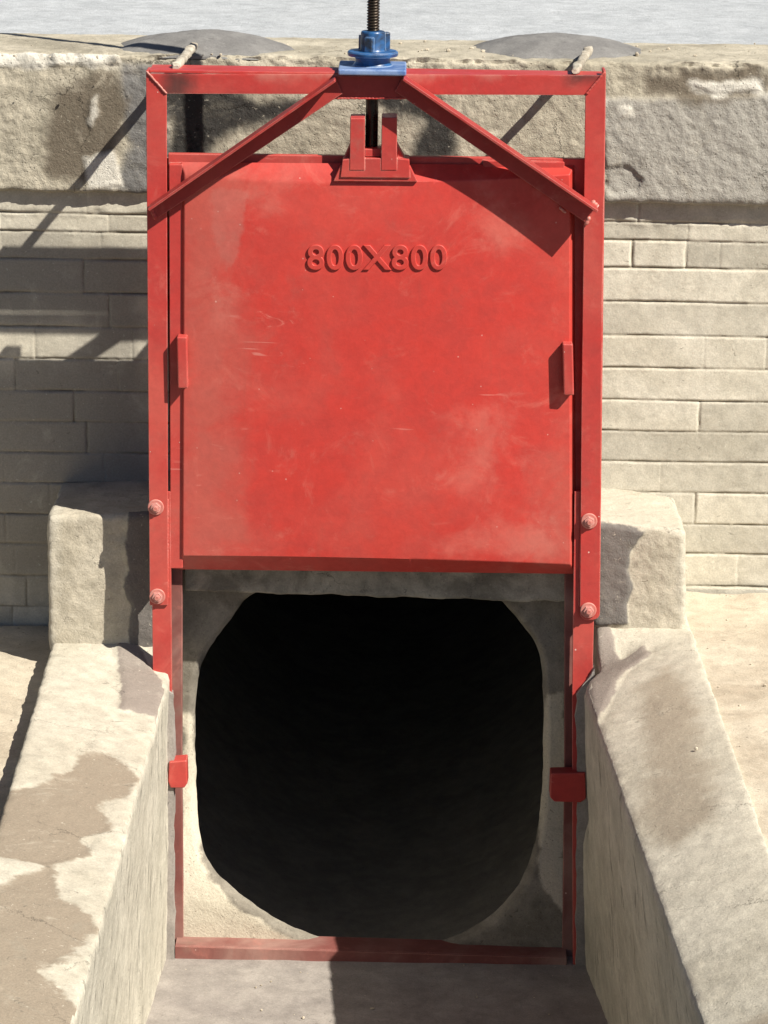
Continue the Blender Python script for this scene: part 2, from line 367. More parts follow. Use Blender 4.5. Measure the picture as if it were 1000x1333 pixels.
# ------------------------------------------------------------------ wing walls
def wing(side):
    Z = ZW[side]; zi = Z-(0.045 if side < 0 else 0.075)
    if side < 0:
        ti = [PZ(212, 915, zi), PZ(97, 1333, zi)]; ti = [np.array([q[0], q[1], Z]) for q in ti]; to = [PZ(65, 845, Z), PZ(0, 1062, Z)]
        bi = [PZ(216, 1252, Z_APRON), PZ(190, 1333, Z_APRON)]
    else:
        ti = [PZ(769, 925, zi), PZ(912, 1333, zi)]; ti = [np.array([q[0], q[1], Z]) for q in ti]; to = [PZ(904, 825, Z), PZ(998, 1090, Z)]
        bi = [PZ(764, 1262, Z_APRON), PZ(792, 1333, Z_APRON)]
    def at(l, Y):
        a, b = l; t = (Y-a[1])/(b[1]-a[1]); return a+t*(b-a)
    Yf, Yb = -2.35, 0.36
    zlo = Z_APRON-0.25
    def row(Y):
        i_t, o_t, i_b = at(ti, Y), at(to, Y), at(bi, Y)
        k = (i_t[2]-zlo)/(i_t[2]-i_b[2]); ilow = i_t+(i_b-i_t)*k; olow = np.array([o_t[0], Y, zlo])
        return (ilow, olow, i_t, o_t)
    f, b = row(Yf), row(Yb)
    ix = (0, 1) if side > 0 else (1, 0)
    cs = [f[ix[0]], f[ix[1]], b[ix[0]], b[ix[1]], f[2+ix[0]], f[2+ix[1]], b[2+ix[0]], b[2+ix[1]]]
    ys = lin(230); us = [lin(30), ys, lin(64)]
    v, n, fc = rbox(cs, 0.010, us)
    v = v+n*(0.0045*fbm(v, 7, 4)+0.0022*fbm(v, 60, 3, 3.1))[:, None]
    lineX = lambda l: l[0][0]+(v[:, 1]-l[0][1])/(l[1][1]-l[0][1])*(l[1][0]-l[0][0])
    fr = np.clip((v[:, 0]-lineX(ti))/(lineX(to)-lineX(ti)), 0, 1); hi_ = smooth(v[:, 2], Z_APRON+0.25, Z_APRON+0.6)
    v[:, 0] += side*(0.052 if side > 0 else 0.004)*smooth(v[:, 1], -0.16, 0.0)*(1-fr)*hi_
    v[:, 2] -= (Z-zi)*(1-fr)**1.3*(1-smooth(v[:, 1], 0.0, 0.10))*hi_
    edge_n = np.abs(n).max(axis=1) < 0.985
    v = v+n*(np.where(edge_n, 1, 0)*0.006*fbm(v, 30, 4, 9.0))[:, None]
    # skim coat that has come away in patches
    if side < 0:
        st = [[(95, 975), (145, 963), (176, 985), (168, 1008), (138, 1030), (142, 1052), (112, 1090), (60, 1113), (-60, 1118), (-40, 1040), (70, 1010)],
              [(62, 1118), (76, 1150), (122, 1168), (122, 1196), (76, 1226), (57, 1247), (92, 1272), (97, 1300), (96, 1345), (-260, 1360), (-200, 1165), (0, 1150)]]
        wt = [[(150, 835), (180, 838), (204, 858), (224, 885), (224, 906), (155, 909), (160, 880)], [(204, 900), (226, 900), (226, 1000), (207, 1000)]]
    else:
        st = [[(830, 880), (870, 860), (905, 900), (915, 960), (880, 985), (850, 975)], [(838, 985), (900, 960), (925, 1000), (930, 1050), (880, 1075), (840, 1040)],
              [(918, 1303), (1010, 1298), (1080, 1420), (930, 1420)]]
        wt = [[(768, 818), (790, 812), (812, 832), (840, 826), (848, 838), (815, 850), (790, 885), (768, 920)]]
    top = n[:, 2] > 0.5
    s1 = np.where(top, sdf_lv(v, st, Z), -1.0); s2 = np.where(top | (v[:, 1] > -0.02), sdf_lv(v, wt, Z), -1.0)
    soft = np.full(len(v), -1.0)
    if side > 0: soft, s1 = s1, np.full(len(v), -1.0)
    dz = 0.006*smooth(s2, -0.004, 0.006)-0.0025*smooth(s1, -0.006, 0.006)
    v[:, 2] += np.where(top, dz, 0)
    root_loc = ((v[:, 0].mean()), -0.6, Z_APRON)
    o = link('wing_wall', from_arrays('wing_wall', v, fc, {'stain_shading': s1, 'wet': s2, 'soft': soft}), M_wing, smooth_ang=70, loc=root_loc)
    jp = [(204, 893), (226, 905), (227, 1262), (200, 1262)] if side < 0 else [(751, 905), (774, 870), (775, 1275), (750, 1272)]
    m = MB(); m.face_px(jp, -0.006, 0.03); jm = m.mesh('mortar_joint'); bm = bmesh.new(); bm.from_mesh(jm)
    bmesh.ops.subdivide_edges(bm, edges=bm.edges, cuts=40, use_grid_fill=True); bm.to_mesh(jm); bm.free()
    jv = np.array([q.co[:] for q in jm.vertices]); jd = 0.004*fbm(jv, 20, 4)
    for q, d_ in zip(jm.vertices, jd): q.co.y += d_; q.co.x += 2*d_
    link('mortar_joint', jm, M_apron, o, smooth_ang=60)
    # give the upright inner face its own hacked, combed texture
    o.data.materials.append(M_wing_face)
    nr = np.array(n)
    for p in o.data.polygons:
        if abs(p.normal.x) > 0.7: p.material_index = 1
    return o
M_wing_face = concrete('combed_concrete', (0.58, 0.545, 0.45), (0.46, 0.43, 0.35), [], streak=(1, 1, 0.16), pits=0.2, grain=1.3, big=5)
wl_ = tag(wing(-1), 'left cream concrete wing wall with two tan bare patches and a sunlit inner face', 'wing wall', 'concrete wing walls flanking the opening')
wr_ = tag(wing(1), 'right cream concrete wing wall with its inner face in shade', 'wing wall', 'concrete wing walls flanking the opening')

def ledge(side):
    Z = ZL[side]
    inner = PZ(65, 845, Z)[0] if side < 0 else PZ(904, 825, Z)[0]
    far = PZ(0, 1062, Z) if side < 0 else PZ(998, 1090, Z); near = PZ(65, 845, Z) if side < 0 else PZ(904, 825, Z)
    x0, x1 = (-40, inner) if side < 0 else (inner, 40)
    fx = (-1.4, inner, 0.015) if side < 0 else (inner, 1.4, 0.015)
    xs = fine(x0, x1, fx[0], fx[1], fx[2], 2.0); ys = fine(-2.35, 0.36, -1.3, 0.36, 0.015, 0.3)
    gx, gy = np.meshgrid(xs, ys); v = np.stack([gx.ravel(), gy.ravel(), np.full(gx.size, Z)], 1)
    v[:, 0] += ((far[0]-near[0])/(far[1]-near[1])*(v[:, 1]-near[1])-side*0.03)*np.clip(1-np.abs(v[:, 0]-inner)/0.5, 0, 1)
    v[:, 2] += 0.006*fbm(v, 4, 4)+0.002*fbm(v, 40, 3)
    v[:, 2] += 0.020*smooth(v[:, 1], Y_BRICK-0.09, Y_BRICK-0.01)*(0.7+0.8*fbm(v, 9, 3, 4.0)) * (1 if side > 0 else 0.6)
    n = len(xs); m = len(ys)
    f = [(j*n+i, j*n+i+1, (j+1)*n+i+1, (j+1)*n+i) for j in range(m-1) for i in range(n-1)]
    low = len(v); v = np.vstack([v, np.stack([xs, np.full(n, -2.35), np.full(n, Z_APRON-0.2)], 1)])
    f += [(low+i, low+i+1, i+1, i) for i in range(n-1)]
    o = link('ledge', from_arrays('ledge', v, f), M_ledge, smooth_ang=60); o.data.materials.append(M_unseen_bank)
    for p in o.data.polygons:
        if abs(p.center.x) > 1.5 or p.center.y < -1.9: p.material_index = 1
    return tag(o, kind='structure')
ledge(-1); ledge(1)

# ------------------------------------------------------------------ retaining wall: washed brick face and rough coping
wall = tag(empty('retaining_wall', (0, Y_BRICK, ZL[-1])), 'cream washed brick retaining wall under a rough rendered concrete coping', 'retaining wall')
def brick_face():
    zlo = ZL[-1]-0.12; zhi = Z_COPE_BOT+0.01
    joints = [P(900, y, Y_BRICK)[2] for y in (290, 314, 350, 394, 438, 480, 522, 562, 602, 642, 683, 721, 763, 803, 843, 883)]
    xl0, xl1 = P(-25, 400, Y_BRICK)[0], P(232, 400, Y_BRICK)[0]; xr0, xr1 = P(748, 400, Y_BRICK)[0], P(1025, 400, Y_BRICK)[0]
    xs = np.unique(np.concatenate([np.arange(-6, xl0, 0.25), np.arange(xl0, xl1, 0.0026), np.arange(xl1, xr0, 0.03), np.arange(xr0, xr1, 0.0026), np.arange(xr1, 6, 0.25), [6]]).round(5))
    zs = np.arange(zlo, zhi, 0.0026)
    gx, gz = np.meshgrid(xs, zs); x = gx.ravel(); z = gz.ravel()
    p3 = np.stack([x, z*0, z], 1)
    zw = z+0.003*fbm(p3, 4, 3)+0.0008*fbm(p3, 40, 2)
    J = np.sort(np.array(joints)); row = np.searchsorted(J, zw)
    dj = np.min(np.abs(zw[:, None]-J[None, :]), axis=1)
    rng = np.random.RandomState(5)
    known = {314: [823, 893, 938, 760, 1010], 350: [1040, 700], 394: [1060, 720], 438: [917, 997], 480: [1030, 760], 522: [910, 1040], 562: [1010], 602: [860, 1015], 642: [905, 780], 683: [1025], 721: [960]}
    ys_list = (290, 314, 350, 394, 438, 480, 522, 562, 602, 642, 683, 721, 763, 803, 843, 883)
    dv = np.full(len(x), 9.0); tone = np.full(len(x), 0.5)
    for k in range(len(J)+1):
        m = row == k
        if not m.any(): continue
        ztop = J[k] if k < len(J) else zhi
        yk = ys_list[len(J)-1-k] if k < len(J) else 0
        vx = []
        w = 0.235
        off = rng.uniform(0, w)
        vx += [a for a in np.arange(-6+off, 6, w)+rng.uniform(-0.012, 0.012, len(np.arange(-6+off, 6, w))) if not (xr0 < a < xr1)]
        for px in known.get(yk, [rng.uniform(830, 900)]):
            vx.append(P(px, yk+18, Y_BRICK)[0])
        vx = np.sort(np.array(vx)); xx = x[m]+0.002*fbm(p3[m], 25, 2, 2.0)
        dv[m] = np.min(np.abs(xx[:, None]-vx[None, :]), axis=1)+rng.uniform(0, 0.0015)
        idx = np.searchsorted(vx, xx); rt = rng.uniform(0, 1, len(vx)+1); tone[m] = rt[idx]
    # the wash has filled some joints: their depth varies along the wall
    fill = smooth(fbm(p3, 5, 3, 6.0), -0.25, 0.3)
    hj = np.exp(-(dj/0.0026)**2)*(0.002+0.0035*fill); hv = np.exp(-(dv/0.0035)**2)*(0.0008+0.0042*smooth(fbm(p3, 7, 3, 1.5), -0.15, 0.35))
    lip = np.exp(-((dj-0.006)/0.004)**2)*0.0016*fbm(p3, 30, 3, 4.4)
    h = 0.0018*fbm(p3, 7, 3)+0.0005*fbm(p3, 70, 3, 2.2)+(tone-0.5)*0.0025-hj-hv+lip
    # smear of render hanging below the coping
    drip = smooth(z+0.02*fbm(p3, 12, 3, 8), J[-1]-0.012, J[-1]+0.012); h += 0.004*drip
    v = np.stack([x, Y_BRICK-h, z], 1)
    n = len(xs); m_ = len(zs)
    hx0, hx1, hz = P(232, 700, Y_BRICK)[0], P(748, 700, Y_BRICK)[0], P(490, 690, Y_BRICK)[2]
    f = [(j*n+i, j*n+i+1, (j+1)*n+i+1, (j+1)*n+i) for j in range(m_-1) for i in range(n-1) if not (hx0 < xs[i] < hx1 and zs[j] < hz)]
    st = [[(-40, 300), (130, 300), (200, 330), (200, 760), (-40, 760), (-40, 470), (90, 462), (100, 432), (-40, 432)]]  # outline of the frame's cast shadow, notched for the sunlit strip, painted darker
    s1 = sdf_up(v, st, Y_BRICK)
    jt = np.maximum(0.0022*(0.1+0.9*fill)-dj, 0.0019*smooth(fbm(p3, 7, 3, 1.5), -0.15, 0.35)-dv)
    o = link('brick_face', from_arrays('brick_face', v, f, {'brick': tone, 'stain_shading': s1-0.02, 'joint': jt}), M_brick, wall, smooth_ang=70)
    return o
brick_face()
def coping():
    x0, x1 = -6.0, 6.0
    fx = fine(x0, x1, -0.95, 0.95, 0.0048, 0.25); ux = (fx-x0)/(x1-x0)
    cs = [(x0, Y_COPE, Z_COPE_BOT), (x1, Y_COPE, Z_COPE_BOT), (x0, Y_BACK, Z_COPE_BOT), (x1, Y_BACK, Z_COPE_BOT),
          (x0, Y_COPE, Z_TOP), (x1, Y_COPE, Z_TOP), (x0, Y_BACK, Z_TOP), (x1, Y_BACK, Z_TOP)]
    v, n, fc = rbox(cs, 0.012, [ux, lin(60), lin(64)])
    front = n[:, 1] < -0.3
    S = lambda polys: sdf_up(v, polys, Y_COPE)
    stain_shading = S([[(72, 118), (100, 100), (150, 97), (160, 140), (156, 188), (140, 222), (112, 244), (62, 222), (66, 160)], [(832, 97), (905, 92), (985, 86), (992, 108), (978, 128), (925, 130), (840, 126)]])
    wash = S([[(157, 78), (225, 84), (225, 262), (176, 255), (150, 240), (165, 190)]])
    grey = S([[(780, 128), (1040, 122), (1040, 275), (780, 275), (790, 240)]])
    pale = S([[(116, 128), (126, 124), (130, 150), (120, 170), (113, 160)], [(900, 108), (985, 105), (990, 118), (930, 124)], [(-30, 66), (150, 66), (160, 84), (-30, 88)], [(110, 205), (150, 195), (158, 240), (110, 250)], [(808, 140), (820, 138), (822, 148), (808, 152)]])
    soot_shade = S([[(215, 112), (300, 112), (340, 130), (420, 128), (390, 150), (310, 165), (280, 185), (258, 212), (215, 212)], [(470, 118), (560, 118), (585, 150), (590, 205), (540, 205), (550, 160), (480, 140)]])  # black staining with the shadow of rod and hoist painted in
    rough = smooth(np.where(front, -stain_shading, 0.02), -0.01, 0.02)
    h = 0.006*fbm(v, 5, 4)+rough*(0.0034*fbm(v, 38, 4, 5.0)+0.0026*fbm(v, 95, 3, 1.0))
    h += np.where(front, 0.007*smooth(grey, -0.004, 0.006)+0.004*smooth(pale, -0.004, 0.006), 0)
    et = np.exp(-((Z_TOP-v[:, 2])/0.035))*np.exp(-((v[:, 1]-Y_COPE).clip(0))/0.05)
    h += et*(0.022*fbm(v, 24, 5, 7.0)-0.006)-front*0.007*smooth(sdf_up(v, [[(788, 218), (815, 214), (838, 232), (830, 250), (800, 256), (786, 246)]], Y_COPE)+0.006*fbm(v, 60, 3), -0.004, 0.006)
    # ragged lower lip
    eb = np.exp(-((v[:, 2]-Z_COPE_BOT)/0.02)); h += eb*0.006*fbm(v, 18, 4, 2.0)
    h = np.where(n[:, 2] > 0.9, 0.004*fbm(v, 6, 4)+0.0015*fbm(v, 50, 3)+et*0.012*fbm(v, 22, 4, 7.0), h)
    v = v+n*h[:, None]
    big = np.full(len(v), -1.0)
    at = {'stain_shading': np.where(front, stain_shading, big), 'grey': np.where(front, grey, big), 'wash': np.where(front, wash, big), 'pale': np.where(front, pale, big), 'soot_shade': np.where(front, soot_shade, big)}
    return link('coping', from_arrays('coping', v, fc, at), M_coping, wall, smooth_ang=80)
coping()

# ------------------------------------------------------------------ concrete blocks beside the gate
def block(side):
    if side < 0: fr = [(63, 838), (206, 842), (61, 672), (206, 668)]
    else: fr = [(772, 803), (894, 826), (772, 676), (893, 692)]
    q = [P(a, b, Y_BLOCK) for a, b in fr]
    d = np.array([0, Y_BRICK-Y_BLOCK+0.012, 0]); low = np.array([0, 0, -0.03])
    cs = [q[0]+low, q[1]+low, q[0]+d+low, q[1]+d+low, q[2], q[3], q[2]+d, q[3]+d]
    v, n, fc = rbox(cs, 0.013, [lin(50), lin(50), lin(60)])
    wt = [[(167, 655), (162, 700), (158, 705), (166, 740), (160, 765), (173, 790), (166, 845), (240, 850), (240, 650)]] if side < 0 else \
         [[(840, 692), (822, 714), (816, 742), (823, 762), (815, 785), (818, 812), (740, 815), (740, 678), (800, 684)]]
    pl = [[(40, 650), (75, 660), (70, 850), (40, 860)]] if side < 0 else [[(760, 640), (905, 650), (890, 700), (840, 690), (770, 682)], [(880, 680), (905, 680), (905, 840), (888, 830)]]  # left: pale outer strip; right: sunlit top and outer edge painted paler
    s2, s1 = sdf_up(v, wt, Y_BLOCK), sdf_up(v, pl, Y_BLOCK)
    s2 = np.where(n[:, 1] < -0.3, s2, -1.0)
    e = np.where(np.abs(n).max(axis=1) < 0.98, 1.0, 0.25)
    h = 0.006*fbm(v, 9, 4)+0.002*fbm(v, 55, 3, 2.0)+e*0.005*fbm(v, 28, 4, 6.0)+0.006*smooth(s2, -0.003, 0.004)
    v = v+n*h[:, None]
    c = (q[0]+q[1])/2
    return link('concrete_block', from_arrays('concrete_block', v, fc, {'wet': s2, 'stain_shading': s1}), M_block, smooth_ang=75, loc=(c[0], c[1], ZW[side]))
tag(block(-1), 'left concrete block crossed by the gate post shadow on top of the wing wall', 'concrete block', 'concrete blocks bolted to the gate posts')
tag(block(1), 'right sunlit concrete block with dark mortar on its left half on the wing wall', 'concrete block', 'concrete blocks bolted to the gate posts')

# ------------------------------------------------------------------ headwall with the pipe mouth
def loop_resample(pts, n):
    pts = np.array(pts, float); d = np.r_[0, np.cumsum(np.linalg.norm(np.roll(pts, -1, 0)-pts, axis=1))]
    t = np.linspace(0, d[-1], n, endpoint=False); q = np.vstack([pts, pts[:1]])
    return np.stack([np.interp(t, d, q[:, k]) for k in (0, 1)], 1)
def YHf(py): return 0.19-0.13*float(smooth(np.array([float(py)]), 1000, 1190)[0])
YH = 0.19
ZH0, ZH1 = P(485, 1000, 0.19)[2], P(485, 1190, 0.06)[2]
ap_px = [(490, 764), (335, 762), (298, 812), (270, 848), (257, 882), (253, 930), (254, 1000), (256, 1060), (261, 1106), (278, 1137), (305, 1162), (345, 1192), (385, 1214), (430, 1228), (480, 1234), (540, 1236),
         (590, 1226), (636, 1200), (672, 1165), (697, 1110), (706, 1050), (709, 960), (707, 880), (703, 853), (690, 828), (668, 802), (645, 775)]
ap = np.array([P(a, b, YHf(b))[[0, 2]] for a, b in ap_px])
for _ in range(3): ap = np.stack([ap*0.75+np.roll(ap, -1, 0)*0.25, ap*0.25+np.roll(ap, -1, 0)*0.75], 1).reshape(-1, 2)
ap = loop_resample(ap, 300)
cen = ap.mean(axis=0); CP = cen+np.array([0, -0.075])
def headwall():
    n = len(ap)
    bx = [P(200, 640, YH)[[0, 2]], P(780, 640, YH)[[0, 2]], P(780, 1300, YH)[[0, 2]], P(200, 1300, YH)[[0, 2]]]
    xmin, xmax = bx[0][0], bx[1][0]; zmax, zmin = bx[0][1], bx[2][1]
    d = ap-cen
    t = np.minimum(np.where(d[:, 0] > 0, (xmax-cen[0])/np.maximum(d[:, 0], 1e-6), (xmin-cen[0])/np.minimum(d[:, 0], -1e-6)), np.where(d[:, 1] > 0, (zmax-cen[1])/np.maximum(d[:, 1], 1e-6), (zmin-cen[1])/np.minimum(d[:, 1], -1e-6)))
    outer = cen+d*t[:, None]
    rings = [(outer, Y_BRICK+0.05), (outer, YH+0.004)]
    for k in range(1, 26):
        w = k/26.0; rings.append((outer*(1-w)+(cen+d*1.035)*w, YH))
    rings += [(cen+d*1.035, YH), (cen+d*1.018, YH+0.006), (cen+d*1.0, YH+0.022)]
    R = np.linalg.norm(d, axis=1); circ = CP+d/R[:, None]*0.66
    for k in range(1, 12):
        w = 0.08 if k < 2 else 1.0; rings.append((ap*(1-w)+circ*w, YH+(0.022+0.014*k if k < 2 else 0.036+0.012*(k-1) if k < 4 else 0.06+0.035*(k-3))))
    v = np.vstack([np.stack([r[:, 0], np.full(n, y), r[:, 1]], 1) for r, y in rings])
    depth = v[:, 1].copy()
    v[:, 1] -= 0.13*smooth(-v[:, 2], -ZH0, -ZH1)*np.clip((0.60-depth)/(0.60-0.22), 0, 1)
    v[:, 1] -= np.where(depth < Y_BRICK, 0.005*fbm(v, 9, 4)+0.0018*fbm(v, 60, 3), 0)
    rad = np.concatenate([np.tile(np.array([1.0]), n) for _ in rings])
    off = 0.004*fbm(v, 25, 4, 3.0); dirv = np.stack([v[:, 0]-cen[0], v[:, 2]-cen[1]], 1); dirv /= np.linalg.norm(dirv, axis=1)[:, None]+1e-9
    inn = (np.arange(len(v)) // n) >= 20
    v[:, 0] += np.where(inn, off*dirv[:, 0], 0); v[:, 2] += np.where(inn, off*dirv[:, 1], 0)
    f = [(j*n+k, (j+1)*n+k, (j+1)*n+(k+1) % n, j*n+(k+1) % n) for j in range(len(rings)-1) for k in range(n)]
    pl = [[(238, 930), (253, 930), (262, 1112), (300, 1165), (385, 1216), (372, 1222), (285, 1160), (258, 1118), (246, 1165), (240, 1080)], [(708, 900), (735, 900), (735, 1170), (700, 1120)], [(236, 1090), (264, 1105), (320, 1160), (400, 1205), (470, 1225), (470, 1260), (236, 1260)]]  # sunlit left strip and lower-left corner painted paler, plus a pale right flank
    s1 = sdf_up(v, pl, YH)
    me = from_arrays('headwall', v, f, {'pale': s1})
    bm = bmesh.new(); bm.from_mesh(me); bmesh.ops.recalc_face_normals(bm, faces=bm.faces); bm.to_mesh(me); bm.free()
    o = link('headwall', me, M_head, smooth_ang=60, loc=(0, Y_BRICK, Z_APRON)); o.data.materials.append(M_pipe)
    for i, p in enumerate(o.data.polygons):
        if i//n >= 30: p.material_index = 1
    return o
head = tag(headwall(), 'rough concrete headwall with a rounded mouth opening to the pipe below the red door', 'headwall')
q = [P(a, b, 0.10) for a, b in ((240, 770), (738, 785), (240, 735), (738, 742))]
dd = np.array([0, 0.06, 0])
v, n, fc = rbox([q[0], q[1], q[0]+dd, q[1]+dd, q[2], q[3], q[2]+dd, q[3]+dd], 0.006, [lin(120), lin(10), lin(14)])
bot = np.exp(-((v[:, 2]-q[0][2]+0.006)/0.012)**2)
v = v+n*(0.003*fbm(v, 14, 4)+0.0012*fbm(v, 70, 3))[:, None]; v[:, 2] += bot*0.010*fbm(v*np.array([1, 0, 0]), 16, 4)
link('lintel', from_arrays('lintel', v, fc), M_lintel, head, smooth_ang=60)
mb = MB(); n = 96; v = []; f = []
for k, y in enumerate([0.57]+list(np.linspace(0.8, 8.0, 20))):
    for a in range(n): v.append((CP[0]+0.663*math.cos(2*math.pi*a/n), y, CP[1]+0.663*math.sin(2*math.pi*a/n)))
f = [(j*n+k, j*n+(k+1) % n, (j+1)*n+(k+1) % n, (j+1)*n+k) for j in range(20) for k in range(n)]+[tuple(20*n+k for k in range(n))]
pipe = link('drain_pipe', from_arrays('drain_pipe', v, f), M_pipe, smooth_ang=50, loc=(CP[0], 0.57, CP[1]-0.663))
tag(pipe, 'large dark round concrete drain pipe running back through the headwall', 'pipe')

# ------------------------------------------------------------------ mortar mounds on the coping
def mound(pix, hgt, seed):
    ctr = PZ(*pix[0], Z_TOP); a, b = pix[1]
    nr, na = 26, 90; v = [(ctr[0], ctr[1], Z_TOP+hgt)]; f = []
    for i in range(1, nr+1):
        r = i/nr
        for k in range(na):
            t = 2*math.pi*k/na
            v.append((ctr[0]+a*r*math.cos(t), ctr[1]+b*r*math.sin(t), 0))
    v = np.array(v); q = (v[:, :2]-ctr[:2])/np.array([a, b]); r = np.linalg.norm(q, axis=1)
    wob = 1+0.25*fbm(np.c_[q/(r[:, None]+1e-6), q[:, 0]*0], 1.3, 3, seed); v[:, 0] = ctr[0]+(v[:, 0]-ctr[0])*wob; v[:, 1] = np.maximum(ctr[1]+(v[:, 1]-ctr[1])*wob, Y_COPE+0.004)
    v[:, 2] = Z_TOP-0.008+(hgt+0.008)*(1-r**2.2)+0.006*fbm(v, 9, 4, seed)*(1-r*0.6)+0.001*fbm(v, 70, 3)
    f = [(0, 1+k, 1+(k+1) % na) for k in range(na)]
    for i in range(nr-1):
        for k in range(na): f.append((1+i*na+k, 1+(i+1)*na+k, 1+(i+1)*na+(k+1) % na, 1+i*na+(k+1) % na))
    return link('mortar_mound', from_arrays('mortar_mound', v, f), M_mound, smooth_ang=60, loc=(ctr[0], ctr[1], Z_TOP))
tag(mound([(272, 60), (0.215, 0.20)], 0.034, 2.0), 'grey mortar mound on the coping over the left end of the red frame', 'mortar mound', 'mortar mounds on the coping')
tag(mound([(725, 64), (0.215, 0.19)], 0.034, 6.0), 'grey mortar mound on the coping over the right end of the red frame', 'mortar mound', 'mortar mounds on the coping')

# ------------------------------------------------------------------ the red sluice gate
gate = tag(empty('sluice_gate', (0, 0, Z_APRON)), 'red painted steel sluice gate with its square door raised above the pipe mouth', 'sluice gate')
TH = 0.006
# top beam: angle iron, upright face in front and a wide flat leg behind
qa = [P(217, 122, -0.001), P(762, 124, -0.001), P(194, 96, -0.001), P(787, 98, -0.001)]; dy = np.array([0, TH, 0])
v, n, fc = rbox([qa[0], qa[1], qa[0]+dy, qa[1]+dy, qa[2], qa[3], qa[2]+dy, qa[3]+dy], 0.0012, [lin(200), lin(3), lin(14)])
at = {'soot_shade': sdf_up(v, [[(214, 90), (246, 90), (252, 112), (236, 128), (214, 128)], [(738, 90), (792, 90), (792, 104), (745, 106)]], 0), 'rub': sdf_up(v, [[(345, 90), (440, 90), (440, 98), (345, 98)], [(520, 90), (650, 92), (650, 99), (525, 98)]], 0)}
link('top_beam', from_arrays('top_beam', v, fc, at), M_beam, gate, smooth_ang=40)
b = MB()
tl, tr = P(194, 95, 0.0), P(787, 97, 0.0)
zt = (tl[2]+tr[2])/2
b.prism([(tl[0], TH, zt-0.006), (tr[0], TH, zt-0.006), (tr[0], 0.10, zt-0.006), (tl[0], 0.10, zt-0.006)], (0, 0, 0.006))
build(b, 'beam_flange', M_red, gate, 0.0012)
# posts: angle iron reaching down over the lower guides, bolted at two places
def bolt(px, py, Y, parent):
    c = P(px, py, Y); m = MB()
    m.lathe((c[0], c[1], c[2]), [(0.0175, 0.0), (0.0185, -0.001), (0.0185, -0.003), (0.017, -0.0045)], 32, 'y')
    hx = []
    a0 = random.uniform(0, 1)
    for k in range(6): hx.append((c[0]+0.0115*math.cos(a0+k*math.pi/3), c[1]-0.0045, c[2]+0.0115*math.sin(a0+k*math.pi/3)))
    m.prism(hx, (0, -0.008, 0)); m.lathe((c[0], c[1]-0.0125, c[2]), [(0.0065, 0.0), (0.0065, -0.004), (0.005, -0.006)], 20, 'y')
    return build(m, 'bolt', M_bolt, parent, 0.0008, 40, loc=c)
b = MB(); b.face_px([(190, 92), (217, 122), (219, 788), (195, 788)], 0.0, TH)
x0 = P(190, 92, 0)[0]; zz0, zz1 = P(190, 92, 0)[2], P(195, 788, 0)[2]; x1 = P(195, 788, 0)[0]
b.prism([(x0, TH, zz0), (x0+TH, TH, zz0), (x1+TH, TH, zz1), (x1, TH, zz1)], (0, 0.055, 0))
post_l = build(b, 'frame_post', M_red, gate, 0.0014)
bolt(203, 660, 0.0, post_l); bolt(205, 776, 0.0, post_l)
arc = [(781-9*(1-math.cos(a)), 798+9*math.sin(a)) for a in np.linspace(0, math.pi/2, 5)]+[(764-9*math.sin(a), 798+9*math.cos(a)) for a in np.linspace(0, math.pi/2, 5)]
b = MB(); b.face_px([(762, 124), (789, 92), (784, 400)]+arc+[(757, 540)], -0.004, TH-0.004)
x0 = P(789, 92, 0)[0]; x1 = P(781, 798, 0)[0]; zz0, zz1 = P(789, 92, 0)[2], P(781, 798, 0)[2]
b.prism([(x0-TH, TH-0.004, zz0), (x0, TH-0.004, zz0), (x1, TH-0.004, zz1), (x1-TH, TH-0.004, zz1)], (0, 0.055, 0))
post_r = build(b, 'frame_post', M_red, gate, 0.0014)
bolt(767, 678, -0.004, post_r); bolt(766, 794, -0.004, post_r)
# lower guides: channel with a front lip and the bar the door runs on
b = MB(); b.face_px([(197, 640), (222, 640), (224, 905), (226, 1252), (203, 1252), (199, 880)], 0.0072, 0.018)
gl = build(b, 'guide_rail', M_red, gate, 0.0012)
b = MB(); b.face_px([(216, 206), (238, 206), (237, 1000), (239, 1226), (227, 1238), (224, 900)], 0.053, 0.075)
build(b, 'slide_bar', M_sill, gl, 0.0012)
b = MB(); b.face_px([(748, 640), (777, 640), (772, 860), (768, 1262), (746, 1262), (745, 900)], 0.0042, 0.016)
gr = build(b, 'guide_rail', M_red, gate, 0.0012)
b = MB(); b.face_px([(736, 210), (768, 210), (752, 900), (747, 1250), (732, 1242), (735, 1000)], 0.053, 0.075)
build(b, 'slide_bar', M_sill, gr, 0.0012)
# sill
b = MB()
a, c = P(228, 1232, 0.0), P(738, 1247, 0.0)
h = np.array([0, 0, P(228, 1245, 0)[2]-a[2]])
b.prism([a, c, c+h-np.array([0, 0, .01]), a+h-np.array([0, 0, .01])], (0, 0.007, 0))
b.prism([a+np.array([0, .007, 0]), c+np.array([0, .007, 0]), c+np.array([0, .085, 0]), a+np.array([0, .085, 0])], (0, 0, -0.006))
build(b, 'sill_bar', M_sill, gate, 0.001)
# retaining clips on the guides
b = MB(); b.face_px([(220, 992), (243, 990), (244, 1020), (240, 1026), (222, 1026), (219, 1018)], -0.014, 0.03)
build(b, 'clip', M_red, gate, 0.003)
b = MB(); b.face_px([(717, 1007), (762, 1006), (763, 1040), (756, 1045), (722, 1044), (716, 1038)], -0.014, 0.03)
build(b, 'clip', M_red, gate, 0.003)
